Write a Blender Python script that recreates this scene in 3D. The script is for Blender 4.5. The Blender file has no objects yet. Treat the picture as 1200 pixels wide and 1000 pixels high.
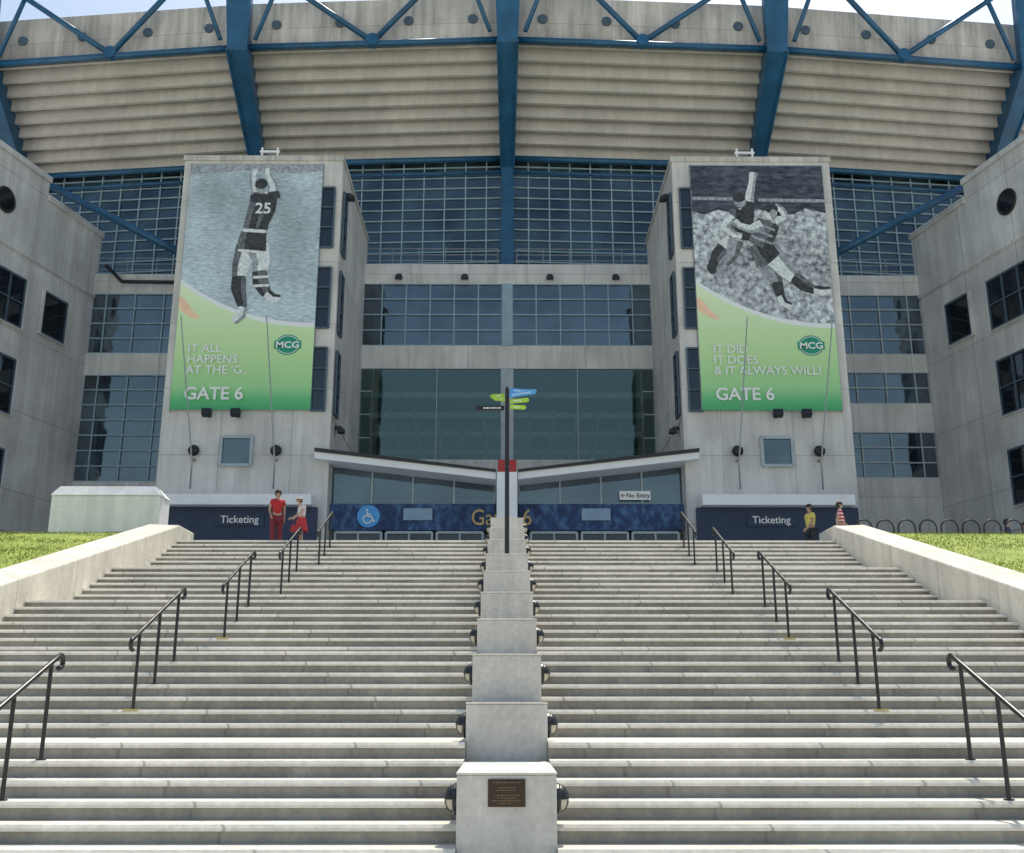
import bpy, bmesh, math, random
from mathutils import Vector, Matrix
random.seed(7)
R=math.radians
scene=bpy.context.scene
COL=scene.collection
# ------------------------------------------------------------------ materials
def newmat(name):
    m=bpy.data.materials.new(name); m.use_nodes=True
    nt=m.node_tree; nt.nodes.clear()
    o=nt.nodes.new('ShaderNodeOutputMaterial')
    b=nt.nodes.new('ShaderNodeBsdfPrincipled')
    nt.links.new(b.outputs[0],o.inputs[0])
    return m,nt,b,o
def N(nt,t,**k):
    n=nt.nodes.new(t)
    for a,v in k.items(): setattr(n,a,v)
    return n
def mulcol(nt,a,b,fac=1.0,mode='MULTIPLY'):
    m=N(nt,'ShaderNodeMix',data_type='RGBA',blend_type=mode)
    m.inputs[0].default_value=fac
    nt.links.new(a,m.inputs[6]); nt.links.new(b,m.inputs[7])
    return m.outputs[2]
def ramp(nt,src,stops):
    r=N(nt,'ShaderNodeValToRGB')
    e=r.color_ramp.elements
    while len(e)<len(stops): e.new(0.5)
    for i,(p,c) in enumerate(stops):
        e[i].position=p; e[i].color=(c,c,c,1) if not hasattr(c,'__len__') else (c[0],c[1],c[2],1)
    nt.links.new(src,r.inputs[0]); return r.outputs[0]
def noise(nt,vec,scale,detail=5,rough=.55,sc=(1,1,1)):
    mp=N(nt,'ShaderNodeMapping'); mp.inputs['Scale'].default_value=sc
    nt.links.new(vec,mp.inputs[0])
    n=N(nt,'ShaderNodeTexNoise'); n.inputs['Scale'].default_value=scale
    n.inputs['Detail'].default_value=detail; n.inputs['Roughness'].default_value=rough
    nt.links.new(mp.outputs[0],n.inputs['Vector']); return n.outputs[0]
def concrete(name,col,blotch=.25,streak=.25,fine=.12,joints=None,rough=.9,jdark=.55,bscale=.35):
    m,nt,b,o=newmat(name)
    tc=N(nt,'ShaderNodeTexCoord').outputs['Object']
    base=N(nt,'ShaderNodeRGB'); base.outputs[0].default_value=(*col,1)
    c=base.outputs[0]
    n1=noise(nt,tc,bscale,7,.6)
    c=mulcol(nt,c,ramp(nt,n1,[(.3,1-blotch),(.7,1+blotch*.4)]))
    n2=noise(nt,tc,1.0,6,.65,(2.2,2.2,.16))
    c=mulcol(nt,c,ramp(nt,n2,[(.38,1-streak),(.62,1.05)]))
    n3=noise(nt,tc,14,4,.6)
    c=mulcol(nt,c,ramp(nt,n3,[(.3,1-fine),(.7,1+fine*.5)]))
    if joints:
        sp=N(nt,'ShaderNodeSeparateXYZ'); nt.links.new(tc,sp.inputs[0])
        ad=N(nt,'ShaderNodeMath',operation='ADD'); nt.links.new(sp.outputs[0],ad.inputs[0]); nt.links.new(sp.outputs[1],ad.inputs[1])
        cb=N(nt,'ShaderNodeCombineXYZ'); nt.links.new(ad.outputs[0],cb.inputs[0]); nt.links.new(sp.outputs[2],cb.inputs[1])
        br=N(nt,'ShaderNodeTexBrick'); br.offset=joints[2] if len(joints)>2 else 0
        br.inputs['Scale'].default_value=1
        br.inputs['Brick Width'].default_value=joints[0]; br.inputs['Row Height'].default_value=joints[1]
        br.inputs['Mortar Size'].default_value=.018; br.inputs['Mortar Smooth'].default_value=.3
        br.inputs['Color1'].default_value=(1,1,1,1); br.inputs['Color2'].default_value=(.88,.88,.88,1); br.inputs['Mortar'].default_value=(jdark,jdark,jdark,1)
        nt.links.new(cb.outputs[0],br.inputs['Vector'])
        c=mulcol(nt,c,br.outputs[0])
    nt.links.new(c,b.inputs['Base Color'])
    b.inputs['Roughness'].default_value=rough
    b.inputs['Specular IOR Level'].default_value=.25
    bp=N(nt,'ShaderNodeBump'); bp.inputs['Strength'].default_value=.25; bp.inputs['Distance'].default_value=.02
    nt.links.new(n3,bp.inputs['Height']); nt.links.new(bp.outputs[0],b.inputs['Normal'])
    return m
def paint(name,col,rough=.5,metal=0,var=.1,scale=3):
    m,nt,b,o=newmat(name)
    tc=N(nt,'ShaderNodeTexCoord').outputs['Object']
    base=N(nt,'ShaderNodeRGB'); base.outputs[0].default_value=(*col,1)
    n1=noise(nt,tc,scale,5,.6)
    c=mulcol(nt,base.outputs[0],ramp(nt,n1,[(.3,1-var),(.7,1+var)]))
    nt.links.new(c,b.inputs['Base Color'])
    b.inputs['Roughness'].default_value=rough; b.inputs['Metallic'].default_value=metal
    return m
def glass(name,dark,refl,fac,var=.3,bump=.02,transp=0.0):
    m,nt,b,o=newmat(name); nt.nodes.remove(b)
    tc=N(nt,'ShaderNodeTexCoord').outputs['Object']
    df=N(nt,'ShaderNodeBsdfDiffuse'); gl=N(nt,'ShaderNodeBsdfGlossy'); gl.inputs['Roughness'].default_value=.03
    n1=noise(nt,tc,.45,3,.5,(1,1,1.2))
    base=N(nt,'ShaderNodeRGB'); base.outputs[0].default_value=(*dark,1)
    c=mulcol(nt,base.outputs[0],ramp(nt,n1,[(.35,1-var*1.5),(.65,1+var)]))
    nt.links.new(c,df.inputs[0]); gl.inputs[0].default_value=(*refl,1)
    bp=N(nt,'ShaderNodeBump'); bp.inputs['Strength'].default_value=bump; bp.inputs['Distance'].default_value=.3
    n2=noise(nt,tc,.8,2,.5); nt.links.new(n2,bp.inputs['Height']); nt.links.new(bp.outputs[0],gl.inputs['Normal'])
    under=df.outputs[0]
    if transp>0:
        tr=N(nt,'ShaderNodeBsdfTransparent'); tr.inputs[0].default_value=(.68,.86,.84,1)
        mx0=N(nt,'ShaderNodeMixShader'); mx0.inputs[0].default_value=transp
        nt.links.new(df.outputs[0],mx0.inputs[1]); nt.links.new(tr.outputs[0],mx0.inputs[2]); under=mx0.outputs[0]
    mx=N(nt,'ShaderNodeMixShader'); mx.inputs[0].default_value=fac
    nt.links.new(under,mx.inputs[1]); nt.links.new(gl.outputs[0],mx.inputs[2]); nt.links.new(mx.outputs[0],o.inputs[0])
    return m
M={}
M['wall']=concrete('stained concrete wall',(.74,.725,.70),.24,.15,.12,(3.0,2.9),jdark=.6)
M['wing']=concrete('precast concrete panels',(.73,.725,.71),.26,.13,.12,(2.6,3.7),jdark=.5)
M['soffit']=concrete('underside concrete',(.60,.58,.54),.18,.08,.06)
M['fascia']=concrete('weathered parapet concrete',(.66,.63,.59),.25,.3,.12,(3.5,9.0),jdark=.6)
M['step']=concrete('shaded stair riser concrete',(.46,.435,.39),.15,.18,.16,(2.4,50),jdark=.75,bscale=.8)  # stained riser concrete, base colour also darkened for the shade on risers
M['tread']=concrete('sunlit stair tread concrete',(.68,.645,.57),.12,.06,.16,(2.4,50),jdark=.75,bscale=.8)  # same concrete as the risers, sunlight on the treads painted in
M['nose']=concrete('stair nosing concrete',(.80,.76,.67),.1,.05,.14,(2.4,50),jdark=.6,bscale=.9)  # weathered pale nosing, colour raised further for the sun it catches
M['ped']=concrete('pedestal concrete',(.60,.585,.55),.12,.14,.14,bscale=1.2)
M['pedtop']=concrete('sunlit pedestal cap concrete',(.72,.69,.62),.1,.05,.14,bscale=1.2)  # paler, warmer copy of the pedestal concrete: sun on its top painted in
M['parapet']=concrete('light parapet concrete',(.78,.74,.65),.16,.12,.12,(2.5,50),jdark=.7,bscale=.8)
M['white']=paint('white paint',(.84,.85,.86),.5,0,.06,1)
M['block']=concrete('painted light block',(.82,.82,.81),.1,.12,.08)
M['blue']=paint('blue painted steel',(.013,.09,.19),.4,0,.3,1)
M['bluef']=paint('pale blue window frame',(.28,.40,.47),.45,0,.15,2)
M['greyf']=paint('grey window frame',(.38,.44,.47),.45,0,.15,2)
M['black']=paint('black painted metal',(.012,.013,.016),.35,0,.2,8)
M['dark']=paint('dark metal',(.02,.022,.026),.5,0,.2,6)
M['disc']=paint('blue grey disc',(.07,.11,.15),.5,0,.2,6)
M['steel']=paint('galvanised steel',(.35,.37,.38),.45,.6,.1,6)
M['glass']=glass('tinted window glass',(.035,.05,.066),(.6,.74,.84),.2,.6)
M['glassd']=glass('dark window glass',(.012,.015,.018),(.55,.62,.72),.10)
M['glassc']=glass('clear atrium glass',(.035,.07,.065),(.58,.76,.78),.14,.3,.015,.75)
M['louvre']=glass('upper glazing',(.02,.034,.044),(.5,.65,.78),.13,.8)
M['paving']=concrete('pale paving',(.62,.60,.55),.2,.05,.1)
M['navy']=paint('navy sign panel',(.012,.03,.08),.45,0,.15,1)
M['tan']=paint('gold lettering',(.65,.45,.18),.6)
M['wlet']=paint('white lettering',(.8,.82,.82),.6,0,.03)
M['red']=paint('red sign',(.42,.03,.03),.5)
M['yellow']=paint('yellow marking',(.6,.42,.03),.6)
M['bronze']=paint('bronze plaque',(.05,.035,.025),.4,.6,.2,20)
M['lens']=paint('cream lamp lens',(.5,.47,.38),.3,0,.1)
M['signblue']=paint('sign blue',(.08,.35,.75),.5)
M['signgreen']=paint('sign green',(.35,.55,.05),.5)
M['teal']=paint('green emblem',(.01,.28,.17),.5)
M['orange']=paint('orange print',(.9,.6,.42),.6)
M['pblack']=paint('print black',(.04,.044,.05),.7,0,.8,9)
M['pdark']=paint('print dark grey',(.13,.145,.16),.7,0,.6,9)
M['pgrey']=paint('print grey',(.32,.35,.38),.7,0,.5,9)
M['pwhite']=paint('print white',(.68,.72,.74),.7,0,.3,9)
M['plight']=paint('print curve white',(.8,.83,.85),.7,0,.05,5)
def mottled(name,stops,scale,sc,det=8):
    m,nt,b,o=newmat(name)
    tc=N(nt,'ShaderNodeTexCoord').outputs['Object']
    n1=noise(nt,tc,scale,det,.7,sc)
    n2=noise(nt,tc,.35,3,.5)
    c=ramp(nt,n1,stops)
    c=mulcol(nt,c,ramp(nt,n2,[(.35,.7),(.65,1.12)]))
    nt.links.new(c,b.inputs['Base Color']); b.inputs['Roughness'].default_value=.7
    return m
M['turf_print']=mottled('printed grey turf',[(.3,(.26,.35,.41)),(.5,(.46,.56,.62)),(.7,(.72,.82,.88))],3.2,(1,1,3.4))
M['crowd_print']=mottled('printed crowd',[(.36,(.12,.13,.15)),(.5,(.45,.49,.53)),(.64,(.82,.85,.88))],4.2,(1,1,1),6)
M['dark_print']=mottled('printed dark stand',[(.4,(.02,.025,.045)),(.7,(.12,.14,.18))],2,(1,1,3))
M['gatepattern']=mottled('blue patterned band',[(.44,(.02,.045,.13)),(.52,(.035,.085,.21)),(.66,(.08,.17,.32))],3.2,(1,1,.6),3)
def gradz(name,z0,z1,stops):
    m,nt,b,o=newmat(name)
    tc=N(nt,'ShaderNodeTexCoord').outputs['Object']
    sp=N(nt,'ShaderNodeSeparateXYZ'); nt.links.new(tc,sp.inputs[0])
    mr=N(nt,'ShaderNodeMapRange'); mr.inputs[1].default_value=z0; mr.inputs[2].default_value=z1
    nt.links.new(sp.outputs[2],mr.inputs[0])
    nt.links.new(ramp(nt,mr.outputs[0],stops),b.inputs['Base Color']); b.inputs['Roughness'].default_value=.6
    return m
M['green']=gradz('printed green gradient',13.4,19,[(0,(.04,.36,.15)),(.1,(.12,.5,.2)),(.2,(.34,.66,.3)),(.45,(.5,.74,.36)),(1,(.74,.87,.58))])
m,nt,b,o=newmat('grass'); tc=N(nt,'ShaderNodeTexCoord').outputs['Object']
n1=noise(nt,tc,1.2,6,.6); nt.links.new(ramp(nt,n1,[(.3,(.17,.24,.03)),(.7,(.36,.42,.08))]),b.inputs['Base Color']); b.inputs['Roughness'].default_value=.9
M['grass']=m
M['greenlit']=paint('green-lit ceiling fin',(.3,.5,.2),.8)  # green interior lighting put into the fin colour, no emission
def skin(c,n): return paint(n,c,.6,0,.05,10)
# ------------------------------------------------------------------ mesh helpers
class MB:
    def __init__(s): s.v=[]; s.f=[]; s.m=[]
    def add(s,vs,fs,mi=0):
        o=len(s.v); s.v+= [tuple(v) for v in vs]
        for f in fs: s.f.append(tuple(i+o for i in f)); s.m.append(mi)
    def box(s,x0,x1,y0,y1,z0,z1,mi=0):
        x0,x1=sorted((x0,x1)); y0,y1=sorted((y0,y1)); z0,z1=sorted((z0,z1))
        v=[(x0,y0,z0),(x1,y0,z0),(x1,y1,z0),(x0,y1,z0),(x0,y0,z1),(x1,y0,z1),(x1,y1,z1),(x0,y1,z1)]
        s.add(v,[(0,3,2,1),(4,5,6,7),(0,1,5,4),(1,2,6,5),(2,3,7,6),(3,0,4,7)],mi)
    def hexa(s,v,mi=0):
        s.add(v,[(0,3,2,1),(4,5,6,7),(0,1,5,4),(1,2,6,5),(2,3,7,6),(3,0,4,7)],mi)
    def obox(s,o,u,w,d,z0,z1,nrm,mi=0):
        o=Vector(o);u=Vector(u);n=Vector(nrm)
        a=[o,o+u*w,o+u*w+n*d,o+n*d]
        vs=[(p.x,p.y,z0) for p in a]+[(p.x,p.y,z1) for p in a]
        s.hexa(vs,mi)
    def tube(s,pts,r,n=10,mi=0,cap=True):
        pts=[Vector(p) for p in pts]; rs=r if hasattr(r,'__len__') else [r]*len(pts)
        o=len(s.v); prev=None
        for i,p in enumerate(pts):
            t=(pts[min(i+1,len(pts)-1)]-pts[max(i-1,0)]).normalized()
            if prev is None:
                a=t.orthogonal().normalized()
            else:
                a=(prev-t*prev.dot(t)).normalized()
            prev=a; b=t.cross(a)
            for k in range(n):
                an=2*math.pi*k/n
                s.v.append(tuple(p+(a*math.cos(an)+b*math.sin(an))*rs[i]))
        for i in range(len(pts)-1):
            for k in range(n):
                k2=(k+1)%n
                s.f.append((o+i*n+k,o+i*n+k2,o+(i+1)*n+k2,o+(i+1)*n+k)); s.m.append(mi)
        if cap:
            s.f.append(tuple(o+k for k in range(n))[::-1]); s.m.append(mi)
            s.f.append(tuple(o+(len(pts)-1)*n+k for k in range(n))); s.m.append(mi)
    def ell(s,c,rx,ry,rz,seg=14,rings=8,mi=0,lat0=-90,lat1=90):
        o=len(s.v)
        for i in range(rings+1):
            la=R(lat0+(lat1-lat0)*i/rings)
            for k in range(seg):
                an=2*math.pi*k/seg
                s.v.append((c[0]+rx*math.cos(la)*math.cos(an),c[1]+ry*math.cos(la)*math.sin(an),c[2]+rz*math.sin(la)))
        for i in range(rings):
            for k in range(seg):
                k2=(k+1)%seg
                s.f.append((o+i*seg+k,o+i*seg+k2,o+(i+1)*seg+k2,o+(i+1)*seg+k)); s.m.append(mi)
    def obj(s,name,mats,parent=None,bevel=0,smooth=False):
        me=bpy.data.meshes.new(name); me.from_pydata(s.v,[],s.f)
        if not hasattr(mats,'__len__'): mats=[mats]
        for m in mats: me.materials.append(m)
        for p,i in zip(me.polygons,s.m): p.material_index=i; p.use_smooth=smooth
        me.validate(); me.update()
        bm=bmesh.new(); bm.from_mesh(me); bmesh.ops.recalc_face_normals(bm,faces=bm.faces); bm.to_mesh(me); bm.free()
        ob=bpy.data.objects.new(name,me); COL.objects.link(ob)
        if parent: par(ob,parent)
        if bevel:
            md=ob.modifiers.new('bevel','BEVEL'); md.width=bevel; md.segments=2; md.limit_method='ANGLE'
        return ob
def par(ob,p):
    ob.parent=p
    ob.matrix_parent_inverse=Matrix.Translation(-p.location) if p.parent is None else Matrix.Identity(4)
def thing(name,loc,label,cat,group=None):
    e=bpy.data.objects.new(name,None); COL.objects.link(e); e.location=loc
    e.empty_display_size=.3
    tag(e,label,cat,group); return e
def tag(e,label,cat,group=None):
    e['label']=label; e['category']=cat
    if group: e['group']=group
def poly(name,pts,mat,parent,y,thick=None):
    mb=MB(); mb.add([(x,y,z) for x,z in pts],[tuple(range(len(pts)))])
    return mb.obj(name,mat,parent)
def text(name,s,size,loc,mat,parent,align='LEFT',bold=.0,rot=(R(90),0,0),sx=1,ext=.004):
    cu=bpy.data.curves.new('t','FONT'); cu.body=s; cu.size=size; cu.align_x=align; cu.extrude=ext; cu.offset=bold; cu.resolution_u=3
    to=bpy.data.objects.new('t',cu); COL.objects.link(to)
    dg=bpy.context.evaluated_depsgraph_get(); me=bpy.data.meshes.new_from_object(to.evaluated_get(dg))
    bpy.data.objects.remove(to)
    me.transform(Matrix.Translation(loc)@Matrix.Rotation(rot[2],4,'Z')@Matrix.Rotation(rot[0],4,'X')@Matrix.Diagonal((sx,1,1,1)))
    me.materials.clear(); me.materials.append(mat)
    ob=bpy.data.objects.new(name,me); COL.objects.link(ob); par(ob,parent); return ob
def window(parent,o,u,n,w,z0,z1,nx,nz,gm,fm,t=.07,name='window',hb=None):
    o=Vector(o);u=Vector(u).normalized();n=Vector(n).normalized()
    g=MB(); a=o+n*.03; bq=a+u*w
    g.add([(a.x,a.y,z0),(bq.x,bq.y,z0),(bq.x,bq.y,z1),(a.x,a.y,z1)],[(0,1,2,3)])
    go=g.obj(name,gm,parent)
    fr=MB()
    for i in range(nx+1):
        c=o+u*(w*i/nx); tt=t*(1.4 if i in(0,nx) else 1)
        fr.obox(c-u*tt/2+n*.035,u,tt,.09,z0,z1,n)
    for j in range(nz+1):
        z=z0+(z1-z0)*j/nz; tt=t*(1.4 if j in(0,nz) else 1)*(hb or 1)
        fr.obox(o+n*.034,u,w,.085,z-tt/2,z+tt/2,n)
    fo=fr.obj('frame',fm,go)
    return go
EYE=1.505
PL=4.28+EYE
# ------------------------------------------------------------------ world, sun, camera
w=bpy.data.worlds.new('World'); scene.world=w; w.use_nodes=True
nt=w.node_tree; bg=nt.nodes['Background']; sk=nt.nodes.new('ShaderNodeTexSky'); sk.sky_type='NISHITA'; sk.sun_disc=False
SE,SA=62,18
sk.sun_elevation=R(SE); sk.sun_rotation=R(SA); sk.air_density=1.7; sk.dust_density=2.4; sk.ozone_density=1.2
nt.links.new(sk.outputs[0],bg.inputs[0]); bg.inputs[1].default_value=.15
sl=bpy.data.lights.new('sun','SUN'); sl.energy=5; sl.angle=R(.5); sl.color=(1,.94,.81)
so=bpy.data.objects.new('sun',sl); COL.objects.link(so)
d=Vector((math.sin(R(SA))*math.cos(R(SE)),math.cos(R(SA))*math.cos(R(SE)),math.sin(R(SE))))
so.rotation_euler=d.to_track_quat('Z','Y').to_euler(); so.location=(10,20,60)
cam=bpy.data.cameras.new('camera'); co=bpy.data.objects.new('camera',cam); COL.objects.link(co)
cam.sensor_width=36; cam.lens=36.45; cam.clip_end=3000; co.location=(0,0,EYE)
co.rotation_euler=(R(90+15.1),0,R(-.28)); scene.camera=co
scene.view_settings.view_transform='Standard'
try: scene.view_settings.look='None'
except: pass
# ------------------------------------------------------------------ ground, plaza, stairs
STEP_T=.37; RISE=.16
risers=[]
for k in range(0,5):
    topY=11.15+4*k; zt=EYE-.36+1.12*k
    for j in range(6,-1,-1):
        risers.append((topY-j*STEP_T,zt-j*RISE))
risers.append((27.15+STEP_T,PL))
Y0=risers[0][0]
def stairz(y):
    z=risers[0][1]-RISE
    for ry,rz in risers:
        if y>=ry-1e-6: z=rz
    return z
mb=MB(); S=1500
mb.add([(-S,-S,0),(S,-S,0),(S,S,0),(-S,S,0)],[(0,1,2,3)])
g=mb.obj('ground',M['paving']); g['kind']='structure'
mb=MB(); mb.box(-45,45,27.9,66,PL-.3,PL)
g=mb.obj('plaza',M['paving']); g['kind']='structure'
def staircase(x0,x1,label):
    mb=MB(); prof=[]; mi=[]
    prof.append((Y0+.03,0.0)); mi.append(0)
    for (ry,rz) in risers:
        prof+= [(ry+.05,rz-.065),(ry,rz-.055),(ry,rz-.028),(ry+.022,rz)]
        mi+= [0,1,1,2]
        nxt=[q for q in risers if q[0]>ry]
        if nxt: prof.append((nxt[0][0]+.05,rz)); mi.append(0)
    prof.append((28.2,PL)); mi.append(0)
    prof.append((28.2,0.0)); mi.append(0)
    n=len(prof)
    a=[(x0,y,z) for y,z in prof]; b_=[(x1,y,z) for y,z in prof]
    for i in range(n-1):
        mb.add([a[i],a[i+1],b_[i+1],b_[i]],[(0,1,2,3)],mi[i])
    mb.add(a,[tuple(range(n))],0); mb.add(b_,[tuple(range(n))],0)
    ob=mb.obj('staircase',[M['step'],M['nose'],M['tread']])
    tag(ob,label,'stairs','twin flights of wide steps'); return ob
staircase(-8.8,-.43,'wide weathered concrete steps with light nosings, rising to gate')
staircase(.43,8.8,'wide weathered concrete steps with light nosings, rising to gate')
def wallz(y): return 3.5+.28*(y-18)
for s in (-1,1):
    mb=MB(); a,bq=8.8*s,9.62*s
    ys=[7.5,27.6]
    v=[(a,ys[0],0),(bq,ys[0],0),(bq,ys[1],0),(a,ys[1],0),(a,ys[0],wallz(ys[0])),(bq,ys[0],wallz(ys[0])+.04),(bq,ys[1],wallz(ys[1])+.04),(a,ys[1],wallz(ys[1]))]
    mb.hexa(v)
    mb.box(a,bq,27.6,29.0,0,wallz(27.6)+.02)
    ob=mb.obj('stair_wall',M['parapet'],bevel=.03)
    tag(ob,'low pale concrete wall sloping up beside the steps and lawn','wall','walls beside the steps')
    mb=MB(); x0,x1=9.62*s,48*s
    def lz(y): return wallz(y)-.03
    mb.add([(x0,7.5,0),(x1,7.5,0),(x1,7.5,lz(7.5)),(x0,7.5,lz(7.5))],[(0,1,2,3)])
    ny=30;nx=24
    o=len(mb.v)
    for i in range(ny+1):
        y=7.5+(29-7.5)*i/ny
        for j in range(nx+1):
            x=x0+(x1-x0)*j/nx
            zz=min(lz(y),PL+.02)+random.uniform(-.03,.03)*(1 if j else 0)
            mb.v.append((x,y,zz))
    for i in range(ny):
        for j in range(nx):
            q=o+i*(nx+1)+j; mb.f.append((q,q+1,q+nx+2,q+nx+1)); mb.m.append(0)
    ob=mb.obj('lawn',M['grass']); ob['kind']='structure'
    mb=MB()
    for i in range(30000):
        x=(9.65+random.random()**1.3*11)*s; y=random.uniform(17,28.9); zz=min(lz(y),PL+.02)-.02
        h=random.uniform(.03,.07); an=random.random()*3.14; dx,dy=math.cos(an)*.012,math.sin(an)*.012
        lx,ly=random.uniform(-.04,.04),random.uniform(-.04,.04)
        mb.v+= [(x-dx,y-dy,zz),(x+dx,y+dy,zz),(x+lx,y+ly,zz+h)]
        q=len(mb.v); mb.f.append((q-3,q-2,q-1)); mb.m.append(0)
    me=bpy.data.meshes.new('grass'); me.from_pydata(mb.v,[],mb.f); me.materials.append(M['grass'])
    ob=bpy.data.objects.new('grass',me); COL.objects.link(ob); ob['kind']='stuff'
# ------------------------------------------------------------------ centre pedestals with lamps
def pedestal(k):
    y0=9.4+1.95*k; zt=EYE-.55+.593*k; y1=y0+1.95-.006
    if k==9: y1=y0+1.2
    e=thing('stone_pedestal',(0,y0+.9,stairz(y0)),'square concrete pedestal with bulkhead lamps between the two flights','pedestal','stepped pedestals between the steps')
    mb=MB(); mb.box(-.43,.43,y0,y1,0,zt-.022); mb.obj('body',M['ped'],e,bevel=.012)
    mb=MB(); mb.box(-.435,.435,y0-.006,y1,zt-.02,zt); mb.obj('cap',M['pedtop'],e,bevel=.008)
    for s in (-1,1):
        c=(s*.43,y0+.3,zt-.24)
        lamp=MB(); n=16
        for t,(rr,xx) in enumerate([(.135,0),(.135,.03),(.12,.045)]):
            for q in range(n):
                an=2*math.pi*q/n; lamp.v.append((c[0]+s*xx,c[1]+rr*math.cos(an),c[2]+rr*math.sin(an)))
        for t in range(2):
            for q in range(n):
                q2=(q+1)%n; lamp.f.append((t*n+q,t*n+q2,(t+1)*n+q2,(t+1)*n+q)); lamp.m.append(0)
        lamp.f.append(tuple(2*n+q for q in range(n))); lamp.m.append(0)
        lo=lamp.obj('lamp',M['black'],e)
        ln=MB()
        ln.ell((c[0]+s*.04,c[1],c[2]),.075,.108,.108,16,10)
        ln.obj('lens',M['lens'],lo,smooth=True)
        hd=MB(); hd.ell((c[0]+s*.035,c[1],c[2]+.003),.09,.119,.119,16,6,0,0,90)
        for q in (-.055,.055):
            rr=math.sqrt(max(.0,1-(q/.115)**2))
            hd.tube([(c[0]+s*(.038+.084*rr*math.cos(a)),c[1]+q,c[2]+.115*rr*math.sin(a)) for a in [R(-85+17*i) for i in range(6)]],.005,5)
        hd.obj('hood',M['black'],lo,smooth=True)
    if k==0:
        mb=MB(); mb.box(-.16,.16,y0-.02,y0-.002,zt-.28,zt-.055)
        p=mb.obj('plaque',M['bronze'],e,bevel=.004)
        mb=MB()
        for i,wd in enumerate([.12,.0,.07,.09,.0,.11,.08,.12,.06]):
            if wd:
                x=-wd
                while x<wd-.01:
                    l=random.uniform(.012,.035); mb.box(x,min(x+l,wd),y0-.023,y0-.0195,zt-.085-.021*i,zt-.079-.021*i); x+=l+.008
        mb.obj('raised_lettering',paint('worn bronze',(.22,.16,.1),.4,.6),p)
for k in range(10): pedestal(k)
# ------------------------------------------------------------------ handrails
def handrail(x,yb):
    ys=[yb-1.46,yb-.74,yb]
    e=thing('handrail',(x,yb-.73,stairz(yb-.73)),'black tubular steel handrail with curled ends on the steps','handrail','black handrails up the steps')
    sl_=(stairz(ys[2])-stairz(ys[0]))/(ys[2]-ys[0]); z0=stairz(ys[0])+.95
    rz=lambda y:z0+sl_*(y-ys[0])
    for i,y in enumerate(ys):
        mb=MB(); mb.tube([(x,y,stairz(y)),(x,y,rz(y))],.021,10); mb.tube([(x,y,stairz(y)),(x,y,stairz(y)+.012)],.05,12)
        mb.obj('post',M['black'],e,smooth=False)
        if i==0:
            mb=MB(); mb.box(x-.1,x+.1,y-.1,y-.06,stairz(y)+.001,stairz(y)+.008); mb.obj('marker',M['yellow'],e)
    def curl(y,z,d):
        return [(x,y+d*(.07*math.sin(a)),z-.07+.07*math.cos(a)) for a in [R(20*i) for i in range(0,11)]]
    a=curl(ys[0]-.22,rz(ys[0]-.22),-1)[::-1]; bb=curl(ys[2]+.2,rz(ys[2]+.2),1)
    pts=a+[(x,ys[0],rz(ys[0])),(x,ys[1],rz(ys[1])),(x,ys[2],rz(ys[2]))]+bb
    mb=MB(); mb.tube(pts,.026,10); mb.obj('rail',M['black'],e,smooth=True)
for s in (-1,1):
    for yb in (10.88,14.85,18.85,22.95,27.1): handrail(4.65*s,yb)
# ------------------------------------------------------------------ towers
def tower(s):
    e=thing('concrete_tower',(s*10.9,46,PL),'tall stained concrete block tower with slot windows behind a hanging banner','tower','matching towers beside the entrance')
    xi,xo=7.4*s,14.5*s; F=42
    mb=MB()
    mb.box(xi,xo,F,50.6,PL,25.2)
    body=mb.obj('wall',M['wall'],e)
    mb=MB(); mb.box(xi-.06*s,xo+.06*s,F-.06,50.6,25.2,25.45); mb.obj('coping',M['fascia'],e)
    mb=MB(); mb.box(7.9*s,14.1*s,41.2,F-.003,9.35,9.8); mb.obj('awning',M['white'],e,bevel=.03)
    mb=MB(); mb.box(7.75*s,14.35*s,41.7,F-.003,7.9,9.347); mb.obj('sign_band',M['navy'],e)
    for i in range(3):
        x=(8.2+i*2.1)*s
        window(e,(min(x,x+1.8*s),F-.003,0),(1,0,0),(0,-1,0),1.8,PL+.1,7.85,2,1,M['glassd'],M['greyf'],name='door')
    for z0,z1 in ((20.95,23.85),(17.2,20.0),(13.5,16.3)):
        xa,xb=sorted((7.68*s,8.26*s))
        window(e,(xa,F-.003,0),(1,0,0),(0,-1,0),xb-xa,z0,z1,1,3,M['glassd'],M['disc'],.05)
        yy=F+.35
        window(e,(xi,yy,0),(0,1,0),(-s,0,0),.8,z0,z1,1,3,M['glassd'],M['disc'],.05)
    xa,xb=sorted((10.63*s,11.9*s))
    window(e,(xa,F-.003,0),(1,0,0),(0,-1,0),xb-xa,11.15,12.36,1,1,M['glass'],M['greyf'],.09)
    mb=MB(); mb.box(xi-.02*s,xi+.1*s,F+.1,50,13.2,13.32); mb.obj('ledge',M['fascia'],e)
    cx=10.75*s; mb=MB()
    for dx in (-.35,.35): mb.box(cx+dx-.04,cx+dx+.04,F+.1,F+.18,25.45,25.95)
    mb.box(cx-.45,cx+.45,F+.08,F+.2,25.7,25.78); mb.box(cx-.45,cx+.45,F+.08,F+.2,25.46,25.5)
    mb.obj('roof_bracket',M['white'],e)
    for z in (24.0,13.0):
        mb=MB(); mb.box(xi-.3*s,xi,F+.9,F+1.2,z,z+.1); mb.box(xi-.42*s,xi-.12*s,F+.85,F+1.25,z-.18,z-.002)
        mb.obj('side_lamp',M['dark'],e,bevel=.02)
    return e
T={s:tower(s) for s in (-1,1)}
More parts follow.
